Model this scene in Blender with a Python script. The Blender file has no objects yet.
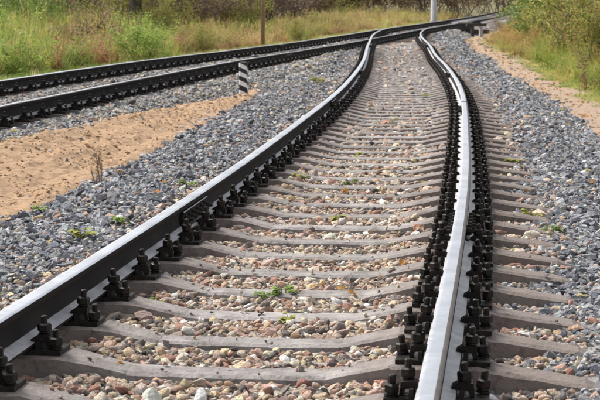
import bpy, bmesh, math, random
import numpy as np
from mathutils import Vector, Matrix, noise as mnoise

C = bpy.context.scene.collection
scene = bpy.context.scene
rng = np.random.default_rng(7)
random.seed(7)

# ------------------------------------------------------------------ camera, world, sun, exposure
CAM_H, PITCH, FPX = 1.1849, 0.11944, 1690.0
cam = bpy.data.cameras.new('camera'); camo = bpy.data.objects.new('camera', cam); C.objects.link(camo)
camo.location = (0, 0, CAM_H); camo.rotation_euler = (math.pi / 2 - PITCH, 0, 0)
cam.sensor_width = 36; cam.lens = FPX / 600 * 36; cam.clip_start = 0.1; cam.clip_end = 4000
cam.dof.use_dof = True; cam.dof.focus_distance = 8.6; cam.dof.aperture_fstop = 14.0
scene.camera = camo
world = bpy.data.worlds.new('World'); scene.world = world; world.use_nodes = True
wn = world.node_tree.nodes; wl = world.node_tree.links
SUN_EL, SUN_AZ = math.radians(48), math.radians(-56)       # azimuth from +Y (ahead), negative = left
sky = wn.new('ShaderNodeTexSky'); sky.sky_type = 'NISHITA'; sky.sun_disc = False
sky.sun_elevation = SUN_EL; sky.sun_rotation = SUN_AZ; sky.dust_density = 4.0; sky.air_density = 1.0
hs = wn.new('ShaderNodeHueSaturation'); hs.inputs['Saturation'].default_value = 0.3
bg = wn['Background']; bg.inputs['Strength'].default_value = 0.13
wl.new(sky.outputs[0], hs.inputs['Color']); wl.new(hs.outputs[0], bg.inputs['Color'])
sun = bpy.data.lights.new('sun', 'SUN'); sun.energy = 2.2; sun.angle = math.radians(20); sun.color = (1, .95, .87)
suno = bpy.data.objects.new('sun', sun); C.objects.link(suno)
sd = Vector((math.sin(SUN_AZ) * math.cos(SUN_EL), math.cos(SUN_AZ) * math.cos(SUN_EL), math.sin(SUN_EL)))
suno.rotation_euler = sd.to_track_quat('Z', 'Y').to_euler()
vs = scene.view_settings
vs.view_transform = 'Standard'; vs.look = 'None'; vs.gamma = 1; vs.use_curve_mapping = False; vs.exposure = 0.78

# ------------------------------------------------------------------ track alignment (plan and level)
def herm(kx, ky, x):
    kx = np.asarray(kx, float); ky = np.asarray(ky, float); x = np.asarray(x, float)
    m = np.gradient(ky, kx); i = np.clip(np.searchsorted(kx, x) - 1, 0, len(kx) - 2)
    hh = kx[i + 1] - kx[i]; t = np.clip((x - kx[i]) / hh, 0, 1)
    return (2*t**3-3*t**2+1)*ky[i]+(t**3-2*t**2+t)*hh*m[i]+(-2*t**3+3*t**2)*ky[i+1]+(t**3-t**2)*hh*m[i+1]

def align(Y0, Y1, x0, kY, sl, kz, z, step=.1):
    Y = np.arange(Y0, Y1 + step, step); s = herm(kY, sl, Y)
    X = x0 + np.concatenate([[0], np.cumsum((s[1:] + s[:-1]) / 2 * np.diff(Y))])
    return Y, X, s, herm(kz, z, Y)

MY, MX, MS, MZ = align(3, 75, -.6482, [3, 8, 13, 18, 24, 30, 37, 44, 51, 58, 66, 75],
    [.1231, .1157, .0978, .0928, .0703, .0592, .0488, .0529, .0499, .0723, .1413, .2303],
    [3, 12, 22, 30, 38, 46, 56, 75], [.0519, .0121, -.0167, -.062, -.1106, -.059, -.0429, .0137])
SY, SX, SS, SZ = align(8, 260, -4.9326, [8, 20, 32, 45, 60, 80, 105, 140, 190, 260],
    [.1739, .144, .1284, .1506, .186, .1859, .1684, .1537, .1586, .1703],
    [8, 16, 26, 38, 48, 70, 110, 170, 260], [.1222, .1648, .1452, .0256, -.0491, -.0259, -.0378, -.0714, -.0701])
# after the turnout the curving track runs into the other one
w_ = np.clip((MY - 62) / 9, 0, 1); w_ = w_ * w_ * (3 - 2 * w_)
wz = np.clip((MY - 38) / 8, 0, 1); wz = wz * wz * (3 - 2 * wz)
MX = MX * (1 - w_) + np.interp(MY, SY, SX) * w_; MZ = MZ * (1 - wz) + np.interp(MY, SY, SZ) * wz
MS = np.gradient(MX, MY)
def m_x(Y): return np.where(Y < 3, MX[0] + (Y - 3) * MS[0], np.where(Y > 71, s_x(Y), np.interp(Y, MY, MX)))
def s_x(Y): return np.where(Y < 8, SX[0] + (Y - 8) * SS[0], np.where(Y > 260, SX[-1] + (Y - 260) * SS[-1], np.interp(Y, SY, SX)))
def m_s(Y): return np.interp(Y, MY, MS)
def s_s(Y): return np.interp(Y, SY, SS)
def m_z(Y): return np.where(Y > 72, np.interp(Y, SY, SZ), np.interp(Y, MY, MZ))
def s_z(Y): return np.interp(Y, SY, SZ)
def d_main(X, Y): return (X - m_x(Y)) / np.sqrt(1 + m_s(Y) ** 2)
def d_side(X, Y): return (X - s_x(Y)) / np.sqrt(1 + s_s(Y) ** 2)
def sstep(a, b, x):
    t = np.clip((x - a) / (b - a), 0, 1); return t * t * (3 - 2 * t)

def vnoise(X, Y, f, seed=0):
    """cheap smooth value noise, -1..1"""
    X = np.asarray(X, float) * f + seed * 17.3; Y = np.asarray(Y, float) * f + seed * 9.7
    xi, yi = np.floor(X), np.floor(Y); tx, ty = X - xi, Y - yi
    tx = tx * tx * (3 - 2 * tx); ty = ty * ty * (3 - 2 * ty)
    def hsh(a, b):
        v = np.sin(a * 127.1 + b * 311.7 + seed * 74.7) * 43758.5453
        return (v - np.floor(v)) * 2 - 1
    return (hsh(xi, yi) * (1 - tx) + hsh(xi + 1, yi) * tx) * (1 - ty) + (hsh(xi, yi + 1) * (1 - tx) + hsh(xi + 1, yi + 1) * tx) * ty

def ground_z(X, Y):
    X = np.asarray(X, float); Y = np.asarray(Y, float)
    dm, ds = d_main(X, Y), d_side(X, Y)
    am, as_ = np.abs(dm), np.abs(ds)
    t = sstep(.3, .7, am / (am + as_ + 1e-6))
    t = np.where(dm > 0, np.where(Y > 60, t, 0), t); t = np.where(ds < 0, 1, t)
    base = m_z(Y) * (1 - t) + s_z(Y) * t
    near = np.minimum(am, as_)
    z = base - .258 + .018 * sstep(.7, 1.4, near)
    z = z + .045 * (sstep(.11, .2, np.abs(as_ - .795)) * sstep(1.8, 1.5, as_)) * (am > 1.4)     # straight track is filled to the sleeper tops
    z = z + .052 * sstep(.86, 1.0, -dm) * sstep(1.9, 1.5, -dm) * (Y < 50)     # stones heaped over the left sleeper ends
    z = z - .05 * sstep(1.9, 2.4, near) * (dm < 0) * (ds > 0)                 # sand between the tracks lies lower
    z = z + .025 * np.exp(-((dm + 1.65) / .3) ** 2) * (Y < 40)                 # heaped shoulder
    z = z - .018 * sstep(.85, 1.0, dm) * sstep(1.55, 1.33, dm) * (Y < 30) - (.004 + .010 * sstep(12, 22, Y)) * (am < 1.0) * (Y < 60) + .022 * np.exp(-((am - .56) / .13) ** 2) * (Y < 60)
    R_ = sstep(1.5, 2.5, np.where(Y > 64, ds, dm)) * (dm > 0) * (ds > 0)
    z = z - .19 * R_
    L_ = sstep(1.5, 2.6, -ds) * (ds < 0)
    z = z - .12 * L_
    z = z + .03 * vnoise(X, Y, .5, 3) * sstep(2.2, 4, near) + .012 * vnoise(X, Y, 2.3, 5)
    return z

def proj(P):
    X, Y, Z = P[:, 0], P[:, 1], P[:, 2] - CAM_H
    c, s = math.cos(PITCH), math.sin(PITCH); d = Y * c - Z * s; u = Y * s + Z * c
    d = np.maximum(d, .1)
    return 300 + FPX * X / d, 200 - FPX * u / d
def at(px, py, dz=0.0):
    """place on the ground seen at a photo position"""
    c, s = math.cos(PITCH), math.sin(PITCH); x = (px - 300) / FPX; u = (200 - py) / FPX
    dY, dZ = c + s * u, -s + c * u; z = -.3
    for _ in range(25):
        t = (z - CAM_H) / dZ; z = .5 * z + .5 * float(ground_z(x * t, dY * t))
    t = (z - CAM_H) / dZ
    return Vector((x * t, dY * t, z + dz))

# ------------------------------------------------------------------ materials
def mat(name, base=(.5, .5, .5), rough=.7, metal=0.0):
    m = bpy.data.materials.new(name); m.use_nodes = True
    b = m.node_tree.nodes['Principled BSDF']
    b.inputs['Base Color'].default_value = (*base, 1); b.inputs['Roughness'].default_value = rough; b.inputs['Metallic'].default_value = metal
    return m, m.node_tree.nodes, m.node_tree.links, b
def N(nt, t, **kw):
    n = nt.new(t)
    for k, v in kw.items(): setattr(n, k, v)
    return n
def noise_node(n, l, scale, detail=5, rough=.6, coord='Object', dist=0):
    tc = N(n, 'ShaderNodeTexCoord'); no = N(n, 'ShaderNodeTexNoise')
    no.inputs['Scale'].default_value = scale; no.inputs['Detail'].default_value = detail; no.inputs['Roughness'].default_value = rough
    no.inputs['Distortion'].default_value = dist
    l.new(tc.outputs[coord], no.inputs['Vector']); return no
def ramp(n, l, src, stops):
    r = N(n, 'ShaderNodeValToRGB'); e = r.color_ramp.elements
    while len(e) < len(stops): e.new(.5)
    for i, (p, c) in enumerate(stops): e[i].position = p; e[i].color = (*c, 1)
    l.new(src, r.inputs[0]); return r
def bump(n, l, b, src, strength, dist):
    bp = N(n, 'ShaderNodeBump'); bp.inputs['Strength'].default_value = strength; bp.inputs['Distance'].default_value = dist
    l.new(src, bp.inputs['Height']); l.new(bp.outputs[0], b.inputs['Normal']); return bp
def mixc(n, l, f, a, b_, mode='MIX'):
    m = N(n, 'ShaderNodeMix', data_type='RGBA', blend_type=mode)
    if isinstance(f, (int, float)): m.inputs[0].default_value = f
    else: l.new(f, m.inputs[0])
    for i, v in ((6, a), (7, b_)):
        if isinstance(v, tuple): m.inputs[i].default_value = (*v, 1)
        else: l.new(v, m.inputs[i])
    return m.outputs[2]

def mat_noise(name, stops, scale, rough=.8, metal=0, bs=.3, bd=.01, bscale=None, detail=6, dist=0):
    m, n, l, b = mat(name, rough=rough, metal=metal)
    no = noise_node(n, l, scale, detail, dist=dist); r = ramp(n, l, no.outputs['Fac'], stops); l.new(r.outputs[0], b.inputs['Base Color'])
    no2 = noise_node(n, l, bscale or scale * 4, 6); bump(n, l, b, no2.outputs['Fac'], bs, bd)
    return m

# polished running surface of the rail
M_top, n, l, b = mat('polished_steel', (.72, .73, .76), .3, 1.0)
no = noise_node(n, l, 30, 4); r = ramp(n, l, no.outputs['Fac'], [(.3, (.26,) * 3), (.7, (.42,) * 3)]); l.new(r.outputs[0], b.inputs['Roughness'])
no = noise_node(n, l, 3, 4); r = ramp(n, l, no.outputs['Fac'], [(.35, (.50, .51, .54)), (.65, (.68, .69, .73))]); l.new(r.outputs[0], b.inputs['Base Color'])
M_web = mat_noise('dark_rail_side', [(.3, (.008, .0065, .006)), (.52, (.013, .010, .009)), (.66, (.026, .018, .013)), (.85, (.060, .036, .024))], 5, rough=.8, bs=.3, bd=.003)
M_edge = mat_noise('dull_rail_edge', [(.3, (.03, .024, .02)), (.7, (.09, .075, .065))], 12, rough=.6, bs=.2, bd=.002)
M_foot = mat_noise('pale_rail_foot', [(.3, (.30, .29, .285)), (.55, (.48, .47, .47)), (.75, (.62, .61, .61))], 14, rough=.45, bs=.2, bd=.002)  # pale grey for the upper faces of the foot, far paler than the web
M_iron, n, l, b = mat('oiled_iron', rough=.5)
no = noise_node(n, l, 40, 6); oi = N(n, 'ShaderNodeObjectInfo'); ad = N(n, 'ShaderNodeMath', operation='MULTIPLY_ADD'); l.new(oi.outputs['Random'], ad.inputs[0]); ad.inputs[1].default_value = .13; l.new(no.outputs['Fac'], ad.inputs[2])
r = ramp(n, l, ad.outputs[0], [(.42, (.007, .006, .0055)), (.62, (.016, .013, .011)), (.76, (.045, .027, .018)), (.9, (.10, .065, .045))]); l.new(r.outputs[0], b.inputs['Base Color'])
rr2 = ramp(n, l, ad.outputs[0], [(.5, (.38,) * 3), (.8, (.85,) * 3)]); l.new(rr2.outputs[0], b.inputs['Roughness'])
no2 = noise_node(n, l, 130, 5); bump(n, l, b, no2.outputs['Fac'], .5, .003)
for m_ in (M_web, M_iron): m_.node_tree.nodes['Principled BSDF'].inputs['Specular IOR Level'].default_value = .25
# sleepers
M_slp, n, l, b = mat('weathered_concrete', rough=.9)
no = noise_node(n, l, 2.2, 8, .7, 'Generated'); oi = N(n, 'ShaderNodeObjectInfo')
geo = N(n, 'ShaderNodeNewGeometry'); pn = N(n, 'ShaderNodeTexNoise'); pn.inputs['Scale'].default_value = 7; pn.inputs['Detail'].default_value = 8; pn.inputs['Roughness'].default_value = .7
l.new(geo.outputs['Position'], pn.inputs['Vector'])
r = ramp(n, l, pn.outputs['Fac'], [(.27, (.10, .088, .08)), (.42, (.21, .195, .187)), (.56, (.295, .28, .272)), (.76, (.45, .435, .43))])
r2 = ramp(n, l, oi.outputs['Random'], [(0, (.8, .78, .76)), (1, (1.08, 1.06, 1.05))])
col = mixc(n, l, 1.0, r.outputs[0], r2.outputs[0], 'MULTIPLY')
# brown iron stain around the rail seats
tc = N(n, 'ShaderNodeTexCoord'); sp = N(n, 'ShaderNodeSeparateXYZ'); l.new(tc.outputs['Object'], sp.inputs[0])
ab = N(n, 'ShaderNodeMath', operation='ABSOLUTE'); l.new(sp.outputs[0], ab.inputs[0])
mr = N(n, 'ShaderNodeMapRange'); mr.inputs[1].default_value = .28; mr.inputs[2].default_value = .72; l.new(ab.outputs[0], mr.inputs[0])
ml = N(n, 'ShaderNodeMath', operation='MULTIPLY'); l.new(mr.outputs[0], ml.inputs[0]); l.new(pn.outputs['Fac'], ml.inputs[1])
col = mixc(n, l, ml.outputs[0], col, (.13, .085, .06))
pz = N(n, 'ShaderNodeTexNoise'); pz.inputs['Scale'].default_value = 24; pz.inputs['Detail'].default_value = 5; pz.inputs['Roughness'].default_value = .8; l.new(geo.outputs['Position'], pz.inputs['Vector'])
rz = ramp(n, l, pz.outputs['Fac'], [(.36, (.55, .5, .46)), (.46, (1, 1, 1))]); col = mixc(n, l, .8, col, rz.outputs[0], 'MULTIPLY'); l.new(col, b.inputs['Base Color'])
fn = N(n, 'ShaderNodeTexNoise'); fn.inputs['Scale'].default_value = 60; fn.inputs['Detail'].default_value = 6; l.new(geo.outputs['Position'], fn.inputs['Vector'])
bump(n, l, b, fn.outputs['Fac'], .8, .008)

def inst_mat(name, rough, vscale, vamt, bs=0, transl=0.0, bscale=20):
    m, n, l, b = mat(name, rough=rough)
    at_ = N(n, 'ShaderNodeAttribute', attribute_type='INSTANCER', attribute_name='tint')
    no = noise_node(n, l, vscale, 5, .65)
    r = ramp(n, l, no.outputs['Fac'], [(.25, (1 - vamt,) * 3), (.75, (1 + vamt,) * 3)])
    col = mixc(n, l, 1.0, at_.outputs['Color'], r.outputs[0], 'MULTIPLY'); l.new(col, b.inputs['Base Color'])
    if bs:
        no2 = noise_node(n, l, bscale, 6); bump(n, l, b, no2.outputs['Fac'], bs, .15)
    b.inputs['Specular IOR Level'].default_value = .3
    if transl:
        t = N(n, 'ShaderNodeBsdfTranslucent'); l.new(col, t.inputs[0]); mx = N(n, 'ShaderNodeMixShader'); mx.inputs[0].default_value = transl
        l.new(b.outputs[0], mx.inputs[1]); l.new(t.outputs[0], mx.inputs[2]); l.new(mx.outputs[0], n['Material Output'].inputs[0])
    return m
M_stone = inst_mat('stone', .85, 2.5, .3, .6, bscale=6)
M_blade = inst_mat('grass_blade', .6, 3, .15, transl=.45)

def leaf_mat(name, stops, transl=.35, rough=.6):
    m, n, l, b = mat(name, rough=rough)
    geo = N(n, 'ShaderNodeNewGeometry'); r = ramp(n, l, geo.outputs['Random Per Island'], stops); l.new(r.outputs[0], b.inputs['Base Color'])
    b.inputs['Specular IOR Level'].default_value = .3
    t = N(n, 'ShaderNodeBsdfTranslucent'); l.new(r.outputs[0], t.inputs[0]); mx = N(n, 'ShaderNodeMixShader'); mx.inputs[0].default_value = transl
    l.new(b.outputs[0], mx.inputs[1]); l.new(t.outputs[0], mx.inputs[2]); l.new(mx.outputs[0], n['Material Output'].inputs[0])
    return m
M_bark = mat_noise('bark', [(.3, (.045, .035, .03)), (.7, (.12, .095, .08))], 12, rough=.9, bs=.6, bd=.01)
M_twig = mat_noise('purple_twig', [(.3, (.12, .085, .075)), (.7, (.24, .18, .15))], 12, rough=.85)
M_leaf_green = leaf_mat('green_leaf', [(0, (.07, .14, .025)), (.5, (.16, .25, .05)), (1, (.30, .36, .08))])
M_leaf_fresh = leaf_mat('fresh_leaf', [(0, (.18, .30, .05)), (.5, (.30, .42, .08)), (1, (.46, .50, .13))], .45)
M_leaf_yellow = leaf_mat('yellowing_leaf', [(0, (.13, .17, .035)), (.35, (.28, .32, .07)), (.7, (.48, .45, .12)), (.85, (.48, .38, .13)), (1, (.38, .22, .11))], .42)
M_leaf_brown = leaf_mat('brown_leaf', [(0, (.15, .095, .06)), (.5, (.28, .19, .12)), (1, (.42, .33, .17))])
M_leaf_purple = leaf_mat('purple_brown_leaf', [(0, (.13, .085, .075)), (.5, (.24, .17, .145)), (1, (.36, .29, .19))])
M_weed = leaf_mat('weed_leaf', [(0, (.10, .20, .03)), (.5, (.19, .30, .05)), (1, (.32, .38, .09))])
M_weed_yellow = leaf_mat('yellow_weed_leaf', [(0, (.24, .28, .05)), (1, (.46, .44, .12))])
M_dead = leaf_mat('dead_leaf', [(0, (.30, .12, .03)), (1, (.55, .27, .06))])
M_dark_leaf = leaf_mat('withered_leaf', [(0, (.05, .03, .02)), (1, (.10, .06, .04))])
M_white = mat_noise('white_paint', [(.3, (.76, .75, .73)), (.6, (.86, .85, .83))], 9, rough=.7)
M_black = mat_noise('black_paint', [(.3, (.012, .012, .013)), (.7, (.03, .03, .03))], 9, rough=.6)
M_conc = mat_noise('grey_concrete', [(.3, (.38, .37, .38)), (.7, (.52, .51, .52))], 3, rough=.9)
M_wood = mat_noise('brown_wood', [(.3, (.24, .14, .085)), (.7, (.38, .25, .16))], 8, rough=.9)
M_timber = mat_noise('tarred_timber', [(.3, (.03, .026, .024)), (.7, (.075, .06, .05))], 6, rough=.9)
M_grey_paint = mat_noise('grey_paint', [(.3, (.10, .105, .12)), (.7, (.20, .21, .23))], 5, rough=.6)

# ground
M_ground, n, l, b = mat('soil', rough=.95)
a1 = N(n, 'ShaderNodeAttribute', attribute_name='stony'); geo = N(n, 'ShaderNodeNewGeometry')
nz = N(n, 'ShaderNodeTexNoise'); nz.inputs['Scale'].default_value = .6; nz.inputs['Detail'].default_value = 8; l.new(geo.outputs['Position'], nz.inputs['Vector'])
r = ramp(n, l, nz.outputs['Fac'], [(.35, (.075, .085, .025)), (.5, (.13, .12, .045)), (.65, (.20, .155, .075))])
vo = N(n, 'ShaderNodeTexVoronoi'); vo.inputs['Scale'].default_value = 14; l.new(geo.outputs['Position'], vo.inputs['Vector'])
rs = ramp(n, l, vo.outputs['Color'], [(.2, (.10, .10, .11)), (.5, (.2, .19, .19)), (.8, (.31, .29, .28))])
col = mixc(n, l, a1.outputs['Fac'], r.outputs[0], rs.outputs[0]); l.new(col, b.inputs['Base Color'])
bump(n, l, b, vo.outputs['Distance'], .6, .03)
# sand
def sand_mat(name, c):
    m, n, l, b = mat(name, rough=.95); geo = N(n, 'ShaderNodeNewGeometry')
    mp = N(n, 'ShaderNodeMapping'); mp.inputs['Scale'].default_value = (1, 2.2, 1); l.new(geo.outputs['Position'], mp.inputs[0])
    n1 = N(n, 'ShaderNodeTexNoise'); n1.inputs['Scale'].default_value = 9; n1.inputs['Detail'].default_value = 9; n1.inputs['Roughness'].default_value = .72; l.new(mp.outputs[0], n1.inputs['Vector'])
    r = ramp(n, l, n1.outputs['Fac'], [(.32, tuple(v * .5 for v in c)), (.48, c), (.62, tuple(min(.8, v * 1.16) for v in c)), (.8, tuple(min(.8, v * 1.32) for v in c))])
    l.new(r.outputs[0], b.inputs['Base Color'])
    n2 = N(n, 'ShaderNodeTexNoise'); n2.inputs['Scale'].default_value = 38; n2.inputs['Detail'].default_value = 8; n2.inputs['Roughness'].default_value = .75; l.new(mp.outputs[0], n2.inputs['Vector'])
    bump(n, l, b, n2.outputs['Fac'], .9, .03); return m
M_sand = sand_mat('orange_sand', (.57, .375, .225))
M_path = sand_mat('pale_earth', (.46, .33, .235))

# ------------------------------------------------------------------ object helpers
def mesh_from(name, V, Fc, mats, midx=None, smooth=False):
    me = bpy.data.meshes.new(name); me.from_pydata([tuple(v) for v in V], [], [tuple(f) for f in Fc])
    for m in (mats if isinstance(mats, (list, tuple)) else [mats]): me.materials.append(m)
    if midx is not None: me.polygons.foreach_set('material_index', np.asarray(midx, np.int32))
    if smooth: me.polygons.foreach_set('use_smooth', np.ones(len(me.polygons), bool))
    me.update(); return me
def link(name, me, parent=None, loc=None, rot=None):
    o = bpy.data.objects.new(name, me); C.objects.link(o)
    if parent is not None: o.parent = parent
    if loc is not None: o.location = loc
    if rot is not None: o.rotation_euler = rot
    return o
def tag(o, label=None, cat=None, group=None, kind=None):
    for k, v in (('label', label), ('category', cat), ('group', group), ('kind', kind)):
        if v: o[k] = v
    return o
def thing(name, label, cat, loc=(0, 0, 0), rot=(0, 0, 0), group=None):
    o = bpy.data.objects.new(name, None); C.objects.link(o); o.location = loc; o.rotation_euler = rot; o.empty_display_size = .1
    return tag(o, label, cat, group)
class MB:
    def __init__(s): s.V = []; s.F = []; s.M = []
    def add(s, V, Fc, m=0):
        k = len(s.V); s.V += [tuple(v) for v in V]; s.F += [tuple(i + k for i in f) for f in Fc]; s.M += [m] * len(Fc); return s
    def box(s, c, d, m=0, taper=1.0, rz=0):
        x, y, z = d[0] / 2, d[1] / 2, d[2] / 2; P = []
        for sz, t in ((-1, 1), (1, taper)):
            for sx, sy in ((-1, -1), (1, -1), (1, 1), (-1, 1)):
                px, py = sx * x * t, sy * y * t
                P.append((c[0] + px * math.cos(rz) - py * math.sin(rz), c[1] + px * math.sin(rz) + py * math.cos(rz), c[2] + sz * z))
        return s.add(P, [(0, 3, 2, 1), (4, 5, 6, 7), (0, 1, 5, 4), (1, 2, 6, 5), (2, 3, 7, 6), (3, 0, 4, 7)], m)
    def lathe(s, prof, n=8, c=(0, 0, 0), m=0, ph=0.0):
        P = [(c[0] + r * math.cos(ph + 2 * math.pi * i / n), c[1] + r * math.sin(ph + 2 * math.pi * i / n), c[2] + z) for r, z in prof for i in range(n)]
        Fc = []
        for j in range(len(prof) - 1):
            for i in range(n): Fc.append((j * n + i, j * n + (i + 1) % n, (j + 1) * n + (i + 1) % n, (j + 1) * n + i))
        Fc.append(tuple(range(n))[::-1]); Fc.append(tuple((len(prof) - 1) * n + i for i in range(n)))
        return s.add(P, Fc, m)
    def tube(s, pts, rad, n=5, m=0):
        P = []; pts = [Vector(p) for p in pts]
        for i, p in enumerate(pts):
            d = (pts[min(i + 1, len(pts) - 1)] - pts[max(i - 1, 0)]).normalized()
            u = d.cross(Vector((.31, .95, .05))).normalized(); v = d.cross(u); r = rad[i] if hasattr(rad, '__len__') else rad
            for k in range(n):
                a = 2 * math.pi * k / n; P.append(p + u * (r * math.cos(a)) + v * (r * math.sin(a)))
        Fc = [(j * n + i, j * n + (i + 1) % n, (j + 1) * n + (i + 1) % n, (j + 1) * n + i) for j in range(len(pts) - 1) for i in range(n)]
        Fc += [tuple(range(n))[::-1], tuple((len(pts) - 1) * n + i for i in range(n))]
        return s.add(P, Fc, m)
    def mesh(s, name, mats, smooth=False): return mesh_from(name, s.V, s.F, mats, s.M, smooth)

# ------------------------------------------------------------------ ground, sand, path
def sheet(name, xs_of, Ys, M, zfun, extra=None, kind='structure'):
    V = []; nx = None
    for y in Ys:
        xs = xs_of(y); nx = len(xs); V.append(np.c_[xs, np.full(nx, y)])
    V = np.concatenate(V); Z = zfun(V[:, 0], V[:, 1]); V = np.c_[V, Z]
    ny = len(Ys); Fc = [(j * nx + i, j * nx + i + 1, (j + 1) * nx + i + 1, (j + 1) * nx + i) for j in range(ny - 1) for i in range(nx - 1)]
    me = mesh_from(name, V, Fc, M, smooth=True)
    if extra is not None: extra(me, V)
    return tag(link(name, me), kind=kind)
gy = np.concatenate([np.linspace(-60, 2, 12), np.arange(2.5, 26, .3), np.arange(26, 90, .7), np.geomspace(90, 2600, 26)])
offs = np.concatenate([-np.geomspace(2200, 9, 24), np.arange(-8.6, 8.7, .22), np.geomspace(9, 2200, 24)])
def stony_attr(me, V):
    X, Y = V[:, 0], V[:, 1]; dm, ds = d_main(X, Y), d_side(X, Y)
    s = ((dm < 2.5) | (ds < 2.6)) & (ds > -1.9) & ((dm < 2.5) | (Y > 66))
    me.attributes.new('stony', 'FLOAT', 'POINT').data.foreach_set('value', s.astype(np.float32))
sheet('ground', lambda y: offs + float(m_x(np.array(y))), gy, M_ground, ground_z, stony_attr)

def zone(X, Y):
    """0 ballast, 1 sand, 2 path, 3 vegetation (soft, wavering edges)"""
    dm, ds = d_main(X, Y), d_side(X, Y)
    wob = .12 * vnoise(X, Y, 1.1, 1) + .07 * vnoise(X, Y, 3.7, 2)
    z = np.zeros(X.shape, int)
    z[(dm < -2.02 + wob) & (ds > np.interp(Y, [13, 18, 22], [1.42, 1.6, 1.8]) + wob)] = 1
    rr = np.where(Y > 64, ds, dm)
    z[(dm > 0) & (ds > 0) & (rr > 2.42 + wob)] = 2
    z[(dm > 0) & (ds > 0) & (rr > 3.12 + wob * 1.5)] = 3
    z[ds < -1.75 + wob] = 3
    return z

def sand_xs(y):
    y = np.array(y); c, k = float(m_x(y)), math.sqrt(1 + float(m_s(y)) ** 2)
    a, k2 = float(s_x(y)), math.sqrt(1 + float(s_s(y)) ** 2)
    lo, hi = a + (float(np.interp(y, [13, 18, 22], [1.42, 1.6, 1.8])) - .16) * k2, c - 1.86 * k
    if hi < lo + .02: hi = lo + .02
    return np.linspace(lo, hi, 110)
def sand_z(X, Y):
    dm, ds = d_main(X, Y), d_side(X, Y)
    e = np.minimum(np.clip((-dm - 1.86) / .2, 0, 1), np.clip((ds - np.interp(Y, [13, 18, 22], [1.42, 1.6, 1.8]) + .16) / .2, 0, 1))
    rel = .009 * vnoise(X, Y * 1.6, 2.2, 11) + .010 * vnoise(X * .8, Y * 1.4, 8, 12) + .014 * vnoise(X * .8, Y * 1.2, 17, 13) + .010 * vnoise(X, Y, 29, 14)
    return ground_z(X, Y) - .03 + .055 * sstep(0, 1, e) + rel * e
sheet('sand_strip', sand_xs, np.arange(7.0, 24.2, .04), M_sand, sand_z)
def path_xs(y):
    y = np.array(y); c = float(m_x(y)) if y < 66 else float(s_x(y)) 
    return c + np.linspace(2.25, 3.5, 22)
def path_z(X, Y):
    dm = d_main(X, Y); e = np.clip((dm - 2.25) / .15, 0, 1) * np.clip((3.5 - dm) / .15, 0, 1)
    return ground_z(X, Y) - .03 + .05 * e + .012 * vnoise(X, Y, 4, 21) * e
sheet('earth_path', path_xs, np.arange(8, 80, .15), M_path, path_z)

# ------------------------------------------------------------------ rails
HALF = .795
PROF = [(-.0345, -.006), (-.029, -.0012), (-.019, 0), (.019, 0), (.029, -.0012), (.0345, -.006), (.035, -.026), (.031, -.033), (.011, -.044), (.008, -.066),
        (.008, -.106), (.014, -.123), (.040, -.135), (.065, -.141), (.066, -.150), (-.066, -.150), (-.065, -.141), (-.040, -.135), (-.014, -.123),
        (-.008, -.106), (-.008, -.066), (-.011, -.044), (-.031, -.033), (-.035, -.026)]
PM = [0, 0, 0, 0, 0, 1, 1, 1, 1, 1, 1, 2, 2, 1, 1, 1, 2, 2, 1, 1, 1, 1, 1, 1]
def rail_mesh(name, Y, X, S, Z, side):
    k = len(PROF); V = []; PMs = list(PM)
    if side > 0: PMs[3] = PMs[4] = 3          # wheels polish the inner part of the head only
    else: PMs[0] = 3
    for y, x, s, z in zip(Y, X, S, Z):
        q = math.sqrt(1 + s * s); nx, ny = 1 / q, -s / q
        for a, h in PROF: V.append((x + nx * (side + a), y + ny * (side + a), z + h))
    Fc = []; Mi = []
    for j in range(len(Y) - 1):
        for i in range(k):
            Fc.append((j * k + i, (j + 1) * k + i, (j + 1) * k + (i + 1) % k, j * k + (i + 1) % k)); Mi.append(PMs[i])
    Fc += [tuple(range(k)), tuple((len(Y) - 1) * k + i for i in range(k))[::-1]]; Mi += [1, 1]
    me = mesh_from(name, V, Fc, [M_top, M_web, M_foot, M_edge], Mi, True)
    me.set_sharp_from_angle(angle=math.radians(35)); return me
def rail_line(track, a, b, step, lift=0.0):
    Y = np.arange(a, b + step / 2, step)
    if track == 'm': return Y, m_x(Y), m_s(Y), m_z(Y) + lift
    return Y, s_x(Y), s_s(Y), s_z(Y) + lift
def fishplate(track, y, side, parent, lng=.8):
    """jointed bar bolted along both faces of the web, with bolts"""
    x = float((m_x if track == 'm' else s_x)(np.array(y))); s = float((m_s if track == 'm' else s_s)(y)); z = float((m_z if track == 'm' else s_z)(np.array(y)))
    q = math.sqrt(1 + s * s); loc = (x + side / q, y - side * s / q, z); rot = (0, 0, math.atan2(1, s) - math.pi / 2)
    for sg in (-1, 1):
        mb = MB()
        P = [(sg * .029, -.0375), (sg * .036, -.041), (sg * .027, -.062), (sg * .027, -.105), (sg * .046, -.131), (sg * .042, -.134), (sg * .010, -.119), (sg * .010, -.047)]
        V = [(a, yy, h) for yy in (-lng / 2, lng / 2) for a, h in P]; k = len(P)
        Fc = [(i, (i + 1) % k, k + (i + 1) % k, k + i) for i in range(k)] + [tuple(range(k))[::-1], tuple(range(k, 2 * k))]
        mb.add(V, Fc); mb.M[0] = 1  # upper edge of the bar takes the pale foot colour
        o = link('fishplate', mb.mesh('fishplate', [M_iron, M_foot]), parent, loc, rot)
        for yy in (-.33, -.2, -.07, .07, .2, .33):
            link('fishplate_bolt', ME_fbolt[sg], o, (sg * .027, yy, -.085))
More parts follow.
